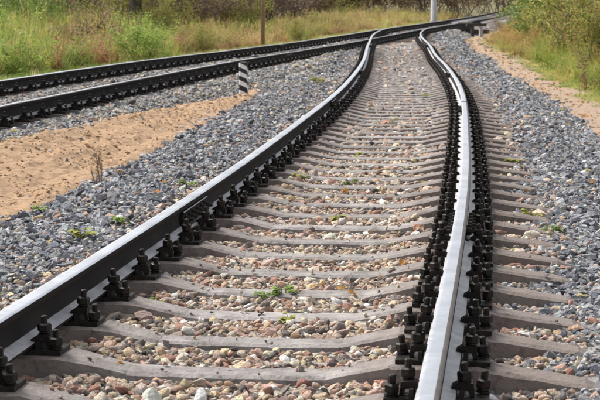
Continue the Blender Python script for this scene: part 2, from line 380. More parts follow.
def fbolt(sg):
    b_ = MB(); V = []
    for xx, rr in ((0, .026), (.008, .026), (.009, .020), (.03, .020), (.031, .011), (.05, .011)):
        V += [(sg * xx, rr * math.cos(i * math.pi / 3), rr * math.sin(i * math.pi / 3)) for i in range(6)]
    b_.add(V, [(j * 6 + i, j * 6 + (i + 1) % 6, (j + 1) * 6 + (i + 1) % 6, (j + 1) * 6 + i) for j in range(5) for i in range(6)] + [tuple(30 + i for i in range(6))])
    return b_.mesh('fishplate_bolt', M_iron)
ME_fbolt = {-1: fbolt(-1), 1: fbolt(1)}
# joints break each rail of the curving track; the gap is real
rails = {}
def make_rail(track, side, spans, label, lift, step):
    t = thing('rail', label, 'rail')
    for a, b in spans: link('rail_length', rail_mesh('rail_length', *rail_line(track, a, b, step, lift), side), t)
    return t
lr = make_rail('m', -HALF, [(3, 9.738), (9.754, 20.4), (20.41, 30.3), (30.31, 46), (46.015, 70)], 'left rail of the curving track, bright worn top and black side', .004, .25)
rr_ = make_rail('m', HALF, [(3, 9.392), (9.406, 19.5), (19.51, 29.3), (29.31, 46), (46.015, 70)], 'right rail of the curving track, running up from the bottom edge', .004, .25)
fr = make_rail('s', -HALF, [(8, 44.5), (44.51, 260)], 'far rail of the straight track, beside the grass', 0, .5)
nr = make_rail('s', HALF, [(8, 35), (35.01, 260)], 'near rail of the straight track, behind the striped post', 0, .5)
for y in (9.746, 20.405, 30.3, 46.0): fishplate('m', y, -HALF, lr)
for y in (9.398, 19.505, 29.3, 46.0): fishplate('m', y, HALF, rr_)
fishplate('s', 44.5, -HALF, fr); fishplate('s', 35, HALF, nr)

# ------------------------------------------------------------------ sleepers and fastenings
def sleeper_mesh(seed):
    r = random.Random(seed)
    st = [(-1.35, -.075, .12), (-1.31, -.058, .135), (-1.0, -.014, .145), (-.92, 0, .165), (-.60, 0, .165), (-.37, -.052, .14), (-.12, -.056, .135), (.12, -.056, .135), (.37, -.052, .14), (.60, 0, .165), (.92, 0, .165), (1.0, -.014, .15), (1.31, -.058, .135), (1.35, -.075, .12)]
    xs_ = sorted(set([q[0] for q in st] + [round(-1.28 + .09 * i, 3) for i in range(29)])); st = [(x, float(np.interp(x, [q[0] for q in st], [q[1] for q in st])), float(np.interp(x, [q[0] for q in st], [q[2] for q in st]))) for x in xs_]
    V = []
    for x, z, w in st:
        j = lambda a: r.uniform(-a, a); e = .016
        V += [(x, -w / 2 - .028, -.20), (x, -w / 2 - e + j(.004), z - .010 + j(.003)), (x, -w / 2 + e * .5, z + j(.002)), (x, w / 2 - e * .5, z + j(.002)), (x, w / 2 + e + j(.004), z - .010 + j(.003)), (x, w / 2 + .028, -.20)]
    k = 6; Fc = [(j * k + i, (j + 1) * k + i, (j + 1) * k + (i + 1) % k, j * k + (i + 1) % k)[::-1] for j in range(len(st) - 1) for i in range(k)]
    Fc += [tuple(range(k))[::-1][::-1], tuple((len(st) - 1) * k + i for i in range(k))[::-1]]
    me = mesh_from('railway_sleeper', V, Fc, M_slp)
    bm = bmesh.new(); bm.from_mesh(me); bmesh.ops.recalc_face_normals(bm, faces=bm.faces); bm.to_mesh(me); bm.free(); return me
SEAT = -.178                                                     # sleeper seat below rail top
def nut_stack(mb, x, y, z0, tall):
    mb.lathe([(.026, z0), (.026, z0 + .006)], 10, (x, y, 0)); mb.lathe([(.020, z0 + .006), (.022, z0 + .010), (.020, z0 + .015)], 10, (x, y, 0))
    mb.lathe([(.024, z0 + .015), (.027, z0 + .018), (.027, z0 + .040), (.021, z0 + .045)], 6, (x, y, 0), ph=random.uniform(0, 1)); mb.lathe([(.0125, z0 + .045), (.0125, z0 + tall - .004), (.009, z0 + tall)], 8, (x, y, 0))
def plate_mb():
    mb = MB(); mb.box((0, 0, .009), (.345, .145, .018)); mb.box((-.082, 0, .032), (.016, .13, .028), taper=.9); mb.box((.082, 0, .032), (.016, .13, .028), taper=.9)
    mb.box((0, 0, .0215), (.13, .12, .007)); return mb
def clip_mb(sg):
    mb = MB(); P = [(sg * .048, .040), (sg * .048, .052), (sg * .076, .068), (sg * .118, .064), (sg * .124, .020), (sg * .110, .020), (sg * .102, .040), (sg * .08, .042)]
    k = len(P); V = [(a, yy, h) for yy in (-.029, .029) for a, h in P]
    mb.add(V, [(i, (i + 1) % k, k + (i + 1) % k, k + i) for i in range(k)] + [tuple(range(k)), tuple(range(k, 2 * k))]); return mb
ME_plate = plate_mb().mesh('base_plate', M_iron)
ME_clip = [clip_mb(s).mesh('rail_clip', M_iron) for s in (-1, 1)]
def bolt_me(z0, tall, nm):
    mb = MB(); nut_stack(mb, 0, 0, z0, tall); return mb.mesh(nm, M_iron)
ME_cb = [bolt_me(.062, .074, 'clamp_bolt') for _ in range(3)]
ME_ab = [bolt_me(.018, .074, 'anchor_bolt') for _ in range(3)]
mb = plate_mb()
for sg in (-1, 1):
    c = clip_mb(sg); mb.add(c.V, c.F); nut_stack(mb, sg * .096, 0, .062, .074); nut_stack(mb, sg * .148, .04 * sg, .018, .074)
ME_far = mb.mesh('rail_fastening', M_iron)
ME_slp = [sleeper_mesh(i) for i in range(6)]
PITCH_S, A_START = .5895, 3.2056
# arc positions along the curving track
arc = np.concatenate([[0], np.cumsum(np.hypot(np.diff(MX), np.diff(MY)))])
m_pos = []
a = A_START - PITCH_S * 4
while True:
    y = float(np.interp(a, arc, MY)) + (a if a < 0 else 0)
    if y > 55.6: break
    m_pos.append(y); a += PITCH_S + random.uniform(-.012, .012)
ords = ['first', 'second', 'third', 'fourth', 'fifth', 'sixth', 'seventh', 'eighth', 'ninth', 'tenth', 'eleventh', 'twelfth', 'thirteenth', 'fourteenth', 'fifteenth', 'sixteenth', 'seventeenth', 'eighteenth', 'nineteenth', 'twentieth']
vis = 0; far_sleepers = 0
def put_sleeper(track, y, detailed, label, group, k):
    X, S, Z = (m_x, m_s, m_z) if track == 'm' else (s_x, s_s, s_z)
    x, s, z = float(X(np.array(y))), float(S(y)), float(Z(np.array(y)))
    z -= .008 if track == 's' and y > 44 else 0
    root = link('railway_sleeper', ME_slp[k % 6], None, (x, y, z + SEAT), (0, 0, -math.atan(s) + random.uniform(-.008, .008)))
    tag(root, label, 'sleeper', group)
    for sg in (-1, 1):
        if not detailed:
            link('rail_fastening', ME_far, root, (sg * HALF, 0, 0)); continue
        p = link('base_plate', ME_plate, root, (sg * HALF, random.uniform(-.006, .006), 0))
        for e in (0, 1):
            q = -1 if e == 0 else 1
            link('rail_clip', ME_clip[e], p)
            link('clamp_bolt', ME_cb[random.randrange(3)], p, (q * .096, random.uniform(-.006, .006), random.uniform(-.006, .004)), (random.uniform(-.09, .09), random.uniform(-.09, .09), random.uniform(0, 3)))
            link('anchor_bolt', ME_ab[random.randrange(3)], p, (q * .148, .04 * q * random.choice((1, 1, -1)), random.uniform(-.003, .006)), (random.uniform(-.1, .1), random.uniform(-.1, .1), random.uniform(0, 3)))
for k, y in enumerate(m_pos):
    if y < 5.0: continue
    px, py = proj(np.array([[float(m_x(np.array(y))), y, -.25]])); inview = py[0] < 402
    if inview and vis < 20:
        lab = f'{ords[vis]} grey concrete sleeper of the curving track, counted from the bottom edge'
    elif inview: lab = 'small distant grey concrete sleeper of the curving track, among gravel'
    else: lab = 'nearest concrete sleeper end, just inside the bottom edge right of the right rail'
    if inview: vis += 1
    put_sleeper('m', y, y < 30, lab, 'concrete sleepers of the curving track', k)
s_pos = []; y = 13.0
while y < 92:
    s_pos.append(y); y += PITCH_S / math.sqrt(1 + float(s_s(y)) ** 2)
def long_timber(y, ln, k):
    me = sleeper_mesh(60 + k)
    for v in me.vertices:
        if v.co.x > 0: v.co.x += ln
        v.co.z = v.co.z if v.co.z < -.1 else -.004
    root = link('turnout_timber', me, None, (float(s_x(np.array(y))), y, float(s_z(np.array(y))) + SEAT - .008), (0, 0, -math.atan(float(s_s(y)))))
    tag(root, 'long sleeper carrying both tracks where they join', 'sleeper', 'long sleepers of the turnout')
    for q in (-HALF, HALF, ln - HALF, ln + HALF): link('rail_fastening', ME_far, root, (q, 0, 0))
for k, y in enumerate(s_pos):
    if proj(np.array([[float(s_x(np.array(y))) + 1.4, y, 0]]))[0][0] < -25: continue
    sep = float(d_main(np.array(s_x(np.array(y))), np.array(y))) * -1
    if y > 55.8 and y < 72:
        sep = -(float(s_x(np.array(y))) - float(m_x(np.array(y))))
        if sep > .12: long_timber(y, sep, k); continue
    put_sleeper('s', y, False, 'concrete sleeper of the straight track, buried in grey stones, only its fastenings showing', 'concrete sleepers of the straight track', k + 3)

# ------------------------------------------------------------------ scattering (geometry nodes, for the uncountable)
def proto_collection(name, meshes):
    col = bpy.data.collections.new(name)
    for i, me in enumerate(meshes):
        o = bpy.data.objects.new(f'{name}_{i:02d}', me); col.objects.link(o)
    return col
def scatter(name, P, rot, scl, idx, colr, coll):
    me = bpy.data.meshes.new(name); n_ = len(P); me.vertices.add(n_); me.vertices.foreach_set('co', np.asarray(P, np.float32).ravel())
    for nm, ty, key, arr in (('turn', 'FLOAT_VECTOR', 'vector', rot), ('size', 'FLOAT_VECTOR', 'vector', scl), ('pick', 'INT', 'value', idx)):
        a = me.attributes.new(nm, ty, 'POINT'); a.data.foreach_set(key, np.asarray(arr, np.int32 if ty == 'INT' else np.float32).ravel())
    a = me.attributes.new('tint', 'FLOAT_COLOR', 'POINT'); a.data.foreach_set('color', np.c_[colr, np.ones(n_)].astype(np.float32).ravel())
    me.update(); o = link(name, me)
    g = bpy.data.node_groups.new(name, 'GeometryNodeTree'); g.is_modifier = True
    g.interface.new_socket('Geometry', in_out='INPUT', socket_type='NodeSocketGeometry'); g.interface.new_socket('Geometry', in_out='OUTPUT', socket_type='NodeSocketGeometry')
    nn, ll = g.nodes, g.links; gi = nn.new('NodeGroupInput'); go = nn.new('NodeGroupOutput'); ip = nn.new('GeometryNodeInstanceOnPoints')
    ci = nn.new('GeometryNodeCollectionInfo'); ci.inputs['Collection'].default_value = coll; ci.inputs['Separate Children'].default_value = True; ci.inputs['Reset Children'].default_value = True
    def attr(nm, ty):
        x = nn.new('GeometryNodeInputNamedAttribute'); x.data_type = ty; x.inputs['Name'].default_value = nm; return x.outputs['Attribute']
    ip.inputs['Pick Instance'].default_value = True
    ll.new(gi.outputs[0], ip.inputs['Points']); ll.new(ci.outputs[0], ip.inputs['Instance']); ll.new(attr('pick', 'INT'), ip.inputs['Instance Index'])
    ll.new(attr('turn', 'FLOAT_VECTOR'), ip.inputs['Rotation']); ll.new(attr('size', 'FLOAT_VECTOR'), ip.inputs['Scale']); ll.new(ip.outputs[0], go.inputs[0])
    md = o.modifiers.new('scatter', 'NODES'); md.node_group = g
    return o

# ---- stones
def rock(seed, npts, flat, smooth):
    r = random.Random(seed); bm = bmesh.new()
    for i in range(npts):
        v = Vector((r.gauss(0, 1), r.gauss(0, 1), r.gauss(0, 1))).normalized() * r.uniform(.8, 1.05)
        bm.verts.new((v.x * .5, v.y * .5 * r.uniform(.8, 1), v.z * .5 * flat))
    res = bmesh.ops.convex_hull(bm, input=bm.verts)
    bmesh.ops.delete(bm, geom=[v for v in bm.verts if not v.link_faces], context='VERTS')
    if smooth: bmesh.ops.bevel(bm, geom=list(bm.edges), offset=.05, segments=1, affect='EDGES', clamp_overlap=True)
    me = bpy.data.meshes.new('stone'); bm.to_mesh(me); bm.free(); me.materials.append(M_stone)
    if smooth: me.polygons.foreach_set('use_smooth', np.ones(len(me.polygons), bool))
    return me
rocks = proto_collection('ballast_stone', [rock(i, 13, .72, False) for i in range(9)] + [rock(50 + i, 20, .78, True) for i in range(9)])
def srgb(*c): return [((v / 255 + .055) / 1.055) ** 2.4 if v > 10 else v / 255 / 12.92 for v in c]
TAN = np.array([srgb(*c) for c in [(222, 204, 184), (208, 186, 166), (234, 222, 208), (198, 172, 154), (172, 152, 138), (214, 180, 162), (200, 186, 174), (140, 130, 124), (100, 95, 93), (226, 210, 176), (186, 148, 130), (240, 234, 226), (156, 148, 143), (230, 210, 186), (108, 103, 100), (212, 190, 156), (218, 188, 172), (182, 136, 116), (204, 172, 140), (192, 160, 140)]])
GREY = np.array([srgb(*c) for c in [(152, 155, 164), (132, 135, 145), (172, 175, 182), (114, 117, 127), (184, 186, 191), (140, 143, 151), (160, 162, 168), (202, 203, 205), (96, 98, 107), (166, 161, 156)]])
PALE = np.array([srgb(*c) for c in [(184, 182, 178), (162, 160, 158), (204, 199, 190), (138, 136, 135), (200, 186, 164), (168, 168, 172), (120, 118, 119)]])
TAN = TAN * .92 + TAN.mean(1, keepdims=True) * np.array([1.08, 1.0, .86]) * .1; GREY = GREY * .7 + GREY.mean(1, keepdims=True) * .3
def near_sleeper(X, Y):
    r = np.zeros(X.shape, bool)
    for d, sl, pos, hw in ((d_main(X, Y), m_s(Y), np.array(m_pos), 1.0), (d_side(X, Y), s_s(Y), np.array(s_pos), 2.0)):
        th = np.arctan(sl); Yc = Y + d * np.sin(th); i = np.clip(np.searchsorted(pos, Yc), 1, len(pos) - 1)
        dist = np.minimum(np.abs(Yc - pos[i]), np.abs(Yc - pos[i - 1])) / np.cos(th)
        r |= (dist < .096) & (np.abs(d) < 1.37) & ~((d < -.9) & (hw == 1) & (Y < 50)) & ~((hw == 2) & (np.abs(np.abs(d) - .795) > .14))
    return r
SP = []; CH = []
for (ya, yb, sp, dia) in ((4.2, 9, .0225, .036), (9, 16, .027, .039), (16, 28, .036, .045), (28, 45, .05, .06), (45, 84, .075, .086)):
    xa, xb = -.28 * yb - .5, .33 * yb + .5
    gx, gy_ = np.meshgrid(np.arange(xa, xb, sp), np.arange(ya, yb, sp)); X = gx.ravel() + rng.uniform(-.5, .5, gx.size) * sp; Y = gy_.ravel() + rng.uniform(-.5, .5, gx.size) * sp
    px, py = proj(np.c_[X, Y, np.full(X.size, -.3)]); ok = (px > -170) & (px < 860) & (py < 470); X, Y = X[ok], Y[ok]
    zn = zone(X, Y); dm, ds = d_main(X, Y), d_side(X, Y)
    keep = (zn == 0) | ((zn == 1) & (rng.random(X.size) < .012 + .25 * np.exp(-np.minimum(np.abs(d_main(X, Y) + 2.02), np.abs(d_side(X, Y) - 1.5)) / .09))) | ((zn == 2) & (rng.random(X.size) < .03))
    # stones thin out over the sand's rim
    ns_ = near_sleeper(X, Y); keep &= ~ns_ | ((rng.random(X.size) < .035) & (np.abs(d_main(X, Y)) < 1.25) & (np.abs(np.abs(d_main(X, Y)) - HALF) > .22)); CH.append(ns_[keep]); X, Y, dm, ds = X[keep], Y[keep], dm[keep], ds[keep]
    SP.append((X, Y, dm, ds, np.full(X.size, dia), zone(X, Y)))
X, Y, dm, ds, dia, zn = [np.concatenate(v) for v in zip(*SP)]
n_ = len(X); am = np.abs(dm)
wob = .25 * vnoise(X, Y, .9, 31)
p_tan = np.where(dm < 0, 1 - sstep(.85, 1.3, am + wob), 1 - sstep(.95, 1.5, am + wob)) * .93
p_tan = np.clip(p_tan * (1 - .35 * sstep(14, 30, Y)), 0, 1) * (Y < 62)
p_tan = p_tan + .09 + .08 * (vnoise(X, Y, .7, 33) > .45)
u = rng.random(n_); kind = np.where(u < p_tan, 0, 1)
kind[(np.abs(ds) < 1.9 + wob) & (am > 1.5) & (kind == 1) & (rng.random(n_) < .8)] = 2
kind[(dm < -1) & (Y > 20) & (rng.random(n_) < .25)] = 2
colr = np.where((kind == 0)[:, None], TAN[rng.integers(0, len(TAN), n_)], np.where((kind == 1)[:, None], GREY[rng.integers(0, len(GREY), n_)], PALE[rng.integers(0, len(PALE), n_)]))
colr = np.clip(colr * rng.uniform(.8, 1.16, (n_, 1)) * rng.uniform(.96, 1.04, (n_, 3)), 0, .85)
size = dia * np.exp(rng.normal(0, .26, n_)) * np.where(zn == 1, .6, 1) * np.where(kind == 0, 1.0, 1.08)
big = rng.random(n_) < .03; size[big] *= 1.45
Z = ground_z(X, Y) + rng.uniform(-.012, .012, n_) + .25 * (size - dia)
chip = np.concatenate(CH); size = np.where(chip, np.minimum(size, .05) * rng.uniform(.3, .75, n_), size)
Z = np.where(chip, m_z(Y) + SEAT + np.interp(am, [.36, .62, .92, 1.0, 1.31], [-.052, 0, 0, -.014, -.058]) + .28 * size, Z)
scl = size[:, None] * np.c_[rng.uniform(.95, 1.35, n_), rng.uniform(.8, 1.1, n_), rng.uniform(.7, 1.0, n_)]
rot = np.c_[rng.normal(0, .45, n_), rng.normal(0, .45, n_), rng.uniform(0, 6.28, n_)]
idx = np.where(kind == 0, 9, 0) + rng.integers(0, 9, n_)
idx = np.where((kind == 0) & (rng.random(n_) < .3), idx - 9, idx)
ins = (np.abs(dm) < 1.0) & (Y < 64)
for nm, sel in (('gravel', ins), ('ballast', ~ins)):
    o = scatter(nm, np.c_[X, Y, Z][sel], rot[sel], scl[sel], idx[sel], colr[sel], rocks)
    tag(o, 'tan and pink gravel filling the spaces between the sleepers' if nm == 'gravel' else 'blue grey crushed stone heaped beside the tracks', nm, None, 'stuff')

# clods and grit lying on the sand
gx, gy_ = np.meshgrid(np.arange(-5, 1, .035), np.arange(8, 24, .035)); X = gx.ravel() + rng.uniform(-.02, .02, gx.size); Y = gy_.ravel() + rng.uniform(-.02, .02, gx.size)
px, py = proj(np.c_[X, Y, np.full(X.size, -.25)]); m_ = (zone(X, Y) == 1) & (px > -60) & (rng.random(X.size) < .35 + .3 * vnoise(X, Y, 1.7, 61)); X, Y = X[m_], Y[m_]; n_ = len(X)
w = .012 * np.exp(rng.normal(0, .5, n_)); cl = np.array([.57, .375, .225]) * rng.uniform(.86, 1.2, (n_, 1)) * rng.uniform(.95, 1.05, (n_, 3)); gq = rng.random(n_) < .06; cl[gq] = GREY[rng.integers(0, len(GREY), gq.sum())]
tag(scatter('sand_clods', np.c_[X, Y, sand_z(X, Y) + w * .1], np.c_[rng.normal(0, .4, n_), rng.normal(0, .4, n_), rng.uniform(0, 6.28, n_)], np.c_[w * 1.7, w * 1.2, w], 9 + rng.integers(0, 9, n_), cl, rocks), 'small clods and grit lying on the orange sand', 'sand grit', None, 'stuff')

# ------------------------------------------------------------------ vegetation
def blade(V, Fc, base, az, h, lean, w, seg=3, curl=.6):
    k = len(V); dx, dy = math.cos(az), math.sin(az); sx, sy = -dy, dx
    for i in range(seg + 1):
        t = i / seg; r = lean * t ** (1 + curl) * h; z = h * t * (1 - .25 * lean * t); ww = w * (1 - t ** 1.6) / 2 + .0006
        c = (base[0] + dx * r, base[1] + dy * r, base[2] + z)
        V += [(c[0] - sx * ww, c[1] - sy * ww, c[2]), (c[0] + sx * ww, c[1] + sy * ww, c[2])]
    for i in range(seg): Fc.append((k + 2 * i, k + 2 * i + 1, k + 2 * i + 3, k + 2 * i + 2))
def leafq(V, Fc, p, d, up, ln, w):
    d = d.normalized(); s = d.cross(up).normalized(); k = len(V)
    V += [tuple(p), tuple(p + d * ln * .45 + s * w / 2), tuple(p + d * ln), tuple(p + d * ln * .45 - s * w / 2)]; Fc.append((k, k + 1, k + 2, k + 3))
def grass_clump(seed, nb, hr, lean, w, spread):
    r = random.Random(seed); V, Fc = [], []
    for _ in range(nb):
        a = r.uniform(0, 6.28); q = spread * math.sqrt(r.random())
        blade(V, Fc, (q * math.cos(a), q * math.sin(a), -.02), r.uniform(0, 6.28), r.uniform(*hr), r.uniform(*lean), w * r.uniform(.7, 1.3))
    return V, Fc
def straw_clump(seed):
    r = random.Random(seed); V, Fc = grass_clump(seed, 16, (.35, .8), (.15, .6), .009, .14)
    for _ in range(9):
        b = (r.uniform(-.13, .13), r.uniform(-.13, .13), -.02); az = r.uniform(0, 6.28); h = r.uniform(.7, 1.05); ln = r.uniform(.05, .3)
        blade(V, Fc, b, az, h, ln, .006); top = Vector((b[0] + math.cos(az) * ln * h, b[1] + math.sin(az) * ln * h, b[2] + h * (1 - .25 * ln)))
        for _ in range(6): leafq(V, Fc, top - Vector((0, 0, r.uniform(0, .16))), Vector((r.gauss(0, .5), r.gauss(0, .5), .8)), Vector((r.gauss(0, 1), r.gauss(0, 1), .1)), r.uniform(.04, .08), .014)
    return V, Fc
def forb(seed, hmax, leaves, lsz):
    r = random.Random(seed); V, Fc = [], []
    for _ in range(7):
        b = Vector((r.uniform(-.12, .12), r.uniform(-.12, .12), -.02)); az = r.uniform(0, 6.28); h = hmax * r.uniform(.55, 1); ln = r.uniform(.02, .22)
        blade(V, Fc, b, az, h, ln, .012)
        for _ in range(leaves):
            t = r.uniform(.12, 1); p = b + Vector((math.cos(az) * ln * t ** 1.6 * h, math.sin(az) * ln * t ** 1.6 * h, h * t * (1 - .25 * ln * t)))
            leafq(V, Fc, p, Vector((r.gauss(0, 1), r.gauss(0, 1), r.uniform(-.1, .9))), Vector((r.gauss(0, .4), r.gauss(0, .4), 1)), lsz * r.uniform(.6, 1.3) * (1.1 - .5 * t), lsz * .42)
    return V, Fc
protos = []
for i in range(4): protos.append(grass_clump(100 + i, 34, (.45, .95), (.1, .7), .011, .15))     # 0-3 tall green
for i in range(4): protos.append(straw_clump(200 + i))                                         # 4-7 straw with seed heads
for i in range(4): protos.append(forb(300 + i, .85, 16, .085))                                 # 8-11 docks and withered forbs
for i in range(3): protos.append(grass_clump(400 + i, 40, (.08, .2), (.2, .9), .008, .11))      # 12-14 short turf
for i in range(3): protos.append(forb(500 + i, .6, 22, .10))                                   # 15-17 leafy weeds
plants = proto_collection('plant_clump', [mesh_from('clump', v, f, M_blade) for v, f in protos])

def veg(name, label, X, Y, idx, colr, hs_, kind='stuff'):
    n_ = len(X); Z = ground_z(X, Y); w = rng.uniform(.85, 1.25, n_)
    tag(scatter(name, np.c_[X, Y, Z], np.c_[rng.normal(0, .06, n_), rng.normal(0, .06, n_), rng.uniform(0, 6.28, n_)], np.c_[w, w, hs_], idx, colr, plants), label, name.replace('_', ' '), None, kind)
def jgrid(xa, xb, ya, yb, sp):
    gx, gy_ = np.meshgrid(np.arange(xa, xb, sp), np.arange(ya, yb, sp)); X = gx.ravel() + rng.uniform(-.6, .6, gx.size) * sp; Y = gy_.ravel() + rng.uniform(-.6, .6, gx.size) * sp
    px, py = proj(np.c_[X, Y, np.full(X.size, -.2)]); ok = (px > -110) & (px < 710); return X[ok], Y[ok], px[ok]
def pick(n_, pal): return np.array(pal)[rng.integers(0, len(pal), n_)] * rng.uniform(.75, 1.25, (n_, 1))
GREEN = [(.17, .28, .05), (.25, .35, .07), (.34, .39, .09), (.12, .20, .04)]
YELL = [(.48, .47, .12), (.56, .52, .17), (.43, .45, .10)]
STRAW = [(.60, .48, .23), (.66, .54, .29), (.54, .41, .19), (.60, .42, .20)]
RED = [(.38, .19, .10), (.30, .15, .085), (.46, .26, .13), (.42, .22, .12)]
# left meadow
X, Y, px = jgrid(-22, 26, 14, 130, .2)
ds = d_side(X, Y); thin = rng.random(len(X)) < np.where(Y > 80, .22, np.where(Y > 45, .55, 1.0)); m_ = (ds < -2.5 + .4 * vnoise(X, Y, .6, 41)) & (ds > -20) & thin; X, Y, px, ds = X[m_], Y[m_], px[m_], ds[m_]
n_ = len(X); g1 = vnoise(X, Y, .35, 42); g2 = vnoise(X, Y, .8, 43); u = rng.random(n_)
pg = np.interp(px, [-60, 0, 60, 80, 120, 134, 160, 185, 700], [.82, .8, .66, .28, .2, .8, .6, .14, .1]) + .34 * g1 + .2 * g2
pr = np.interp(px, [-60, 40, 75, 115, 130, 175, 260, 700], [.12, .2, .56, .56, .16, .42, .46, .3]) - .3 * g2
sp_ = np.where(u < pg, 0, np.where(u < pg + pr, 2, 1))
idx = np.where(sp_ == 0, np.where(rng.random(n_) < .25, 15 + rng.integers(0, 3, n_), rng.integers(0, 4, n_)), np.where(sp_ == 1, 4 + rng.integers(0, 4, n_), 8 + rng.integers(0, 4, n_)))
gy_mix = (rng.random(n_) < .38)[:, None]
colr = np.where((sp_ == 0)[:, None], np.where(gy_mix, pick(n_, YELL), pick(n_, GREEN)), np.where((sp_ == 1)[:, None], np.where(gy_mix, pick(n_, YELL), pick(n_, STRAW)), pick(n_, RED)))
hs_ = rng.uniform(.6, 1.3, n_) * np.interp(-ds, [2, 4, 7], [.65, 1.05, 1.25]) * np.interp(px, [120, 230], [1, .68]) * (1 + .3 * g1 + .25 * g2)
veg('tall_grass', 'tall green and straw coloured grass beyond the straight track', X, Y, idx, colr, hs_)
X, Y, px = jgrid(-10, 16, 14, 95, .13); ds = d_side(X, Y); m_ = (ds < -1.65 + .2 * vnoise(X, Y, 1.2, 44)) & (ds > -3.6); X, Y, px = X[m_], Y[m_], px[m_]
n_ = len(X); colr = np.where((rng.random(n_) < np.interp(px, [0, 150, 250, 700], [.15, .35, .7, .75]))[:, None], pick(n_, YELL + STRAW[:2]), pick(n_, GREEN))
veg('verge_turf', 'short grass edging the far rail of the straight track', X, Y, 12 + rng.integers(0, 3, n_), colr, rng.uniform(.7, 1.5, n_))
# right side
X, Y, px = jgrid(2, 24, 16, 90, .17); dm = d_main(X, Y); ds = d_side(X, Y); rr0 = np.where(Y > 64, ds, dm)
m_ = (rr0 > 3.05 + .25 * vnoise(X, Y, .9, 45)) & (rr0 < 10); X, Y, px, rr0 = X[m_], Y[m_], px[m_], rr0[m_]
n_ = len(X); u = rng.random(n_); edge = sstep(3.1, 4.6, rr0)
pred = np.clip(np.interp(px, [470, 485, 515, 540, 560], [.9, .8, .62, .15, .08]) * sstep(3.2, 4.3, rr0) + .1 * vnoise(X, Y, .7, 46), 0, 1)
kindv = np.where(u < pred, np.where(rng.random(n_) < .3, 2, 1), 0)
idx = np.where(kindv == 0, np.where(edge < .25, 12 + rng.integers(0, 3, n_), np.where(rng.random(n_) < .4, 15 + rng.integers(0, 3, n_), rng.integers(0, 4, n_))), np.where(kindv == 1, 4 + rng.integers(0, 4, n_), 8 + rng.integers(0, 4, n_)))
gm = (rng.random(n_) < .52)[:, None]
colr = np.where((kindv == 0)[:, None], np.where(gm, pick(n_, YELL), pick(n_, GREEN)), np.where((kindv == 1)[:, None], pick(n_, [(.50, .35, .13), (.56, .42, .17), (.42, .27, .10)]), pick(n_, RED)))
hs_ = rng.uniform(.75, 1.2, n_) * (.35 + .65 * edge) * np.where(kindv > 0, 1.55, .95) * np.interp(px, [520, 545], [.55, 1]) * np.where(idx >= 12, np.where(idx < 15, 1.6, 1), 1)
veg('roadside_grass', 'green and rusty grass growing right of the earth path', X, Y, idx, colr, hs_)

def litter_leaf(seed):
    r = random.Random(seed); V, Fc = [], []
    for tt, w in ((0, .04), (.25, .3), (.55, .38), (.8, .22), (1, .02)):
        V += [(-w, tt - .5, w * r.uniform(.1, .7)), (0, tt - .5, .12 * math.sin(tt * 4)), (w, tt - .5, w * r.uniform(.1, .7))]
    for i in range(4): Fc += [(i * 3, i * 3 + 1, i * 3 + 4, i * 3 + 3), (i * 3 + 1, i * 3 + 2, i * 3 + 5, i * 3 + 4)]
    return mesh_from('litter_leaf', V, Fc, M_blade)
leaves = proto_collection('litter_leaf', [litter_leaf(i) for i in range(4)])
X, Y, px = jgrid(-5, 12, 5, 75, .16); zn = zone(X, Y); q = rng.random(len(X)); dm = d_main(X, Y)
m_ = ((zn == 2) & (q < .35)) | ((zn == 0) & (q < .05) & (dm > -4) & ~near_sleeper(X, Y)) | ((zn == 3) & (q < .3) & (dm > 0)) | ((zn == 1) & (q < .03))
X, Y = X[m_], Y[m_]; n_ = len(X); w = rng.uniform(.025, .06, n_) * (1 + Y / 70)
tag(scatter('leaf_litter', np.c_[X, Y, ground_z(X, Y) + .022], np.c_[rng.normal(0, .4, n_), rng.normal(0, .4, n_), rng.uniform(0, 6.28, n_)], np.c_[w, w, w], rng.integers(0, 4, n_),
    pick(n_, [(.50, .26, .07), (.34, .18, .08), (.52, .40, .14), (.24, .15, .09), (.44, .33, .20)]), leaves), 'fallen brown and yellow leaves scattered over the path and stones', 'leaf litter', None, 'stuff')
# shrubs: each its own thing, stems and foliage
def shrub_meshes(seed, h, w, nstem, nleaf, lsz, twig_mat, leaf_m, leaf_low=.1):
    r = random.Random(seed); mb = MB(); tips = []
    def grow(p, d, ln, rad, depth):
        n_ = 4; pts = [p]; q = p
        for i in range(n_):
            d = (d + Vector((r.gauss(0, .16), r.gauss(0, .16), r.gauss(.03, .1)))).normalized(); q = q + d * (ln / n_); pts.append(q)
            if depth > 0: tips.append((q, d))
        mb.tube(pts, [rad * (1 - .65 * i / n_) for i in range(n_ + 1)], 4 if depth else 5)
        if depth < 2:
            for _ in range(3 if depth == 0 else 3):
                t = r.randint(1, n_); dd = (d + Vector((r.gauss(0, .65), r.gauss(0, .65), r.gauss(.15, .35)))).normalized()
                grow(pts[t], dd, ln * r.uniform(.4, .65), rad * .5, depth + 1)
    for _ in range(nstem):
        a = r.uniform(0, 6.28); q = w * .16 * math.sqrt(r.random())
        grow(Vector((q * math.cos(a), q * math.sin(a), -.05)), Vector((math.cos(a) * w / h * r.uniform(.1, .75), math.sin(a) * w / h * r.uniform(.1, .75), 1)).normalized(), h * r.uniform(.5, .8), .011 * h / 2 * r.uniform(.7, 1.2), 0)
    V, Fc = [], []
    for _ in range(nleaf):
        p, d = tips[r.randrange(len(tips))]
        if p.z < h * leaf_low: continue
        o = Vector((r.gauss(0, .09), r.gauss(0, .09), r.gauss(0, .08))) * (h / 2.2)
        leafq(V, Fc, p + o, Vector((r.gauss(0, 1), r.gauss(0, 1), r.gauss(-.1, .6))), Vector((r.gauss(0, .7), r.gauss(0, .7), 1)), lsz * r.uniform(.6, 1.4), lsz * .6)
    return mb.mesh('shrub_stems', twig_mat), mesh_from('shrub_foliage', V, Fc, leaf_m)
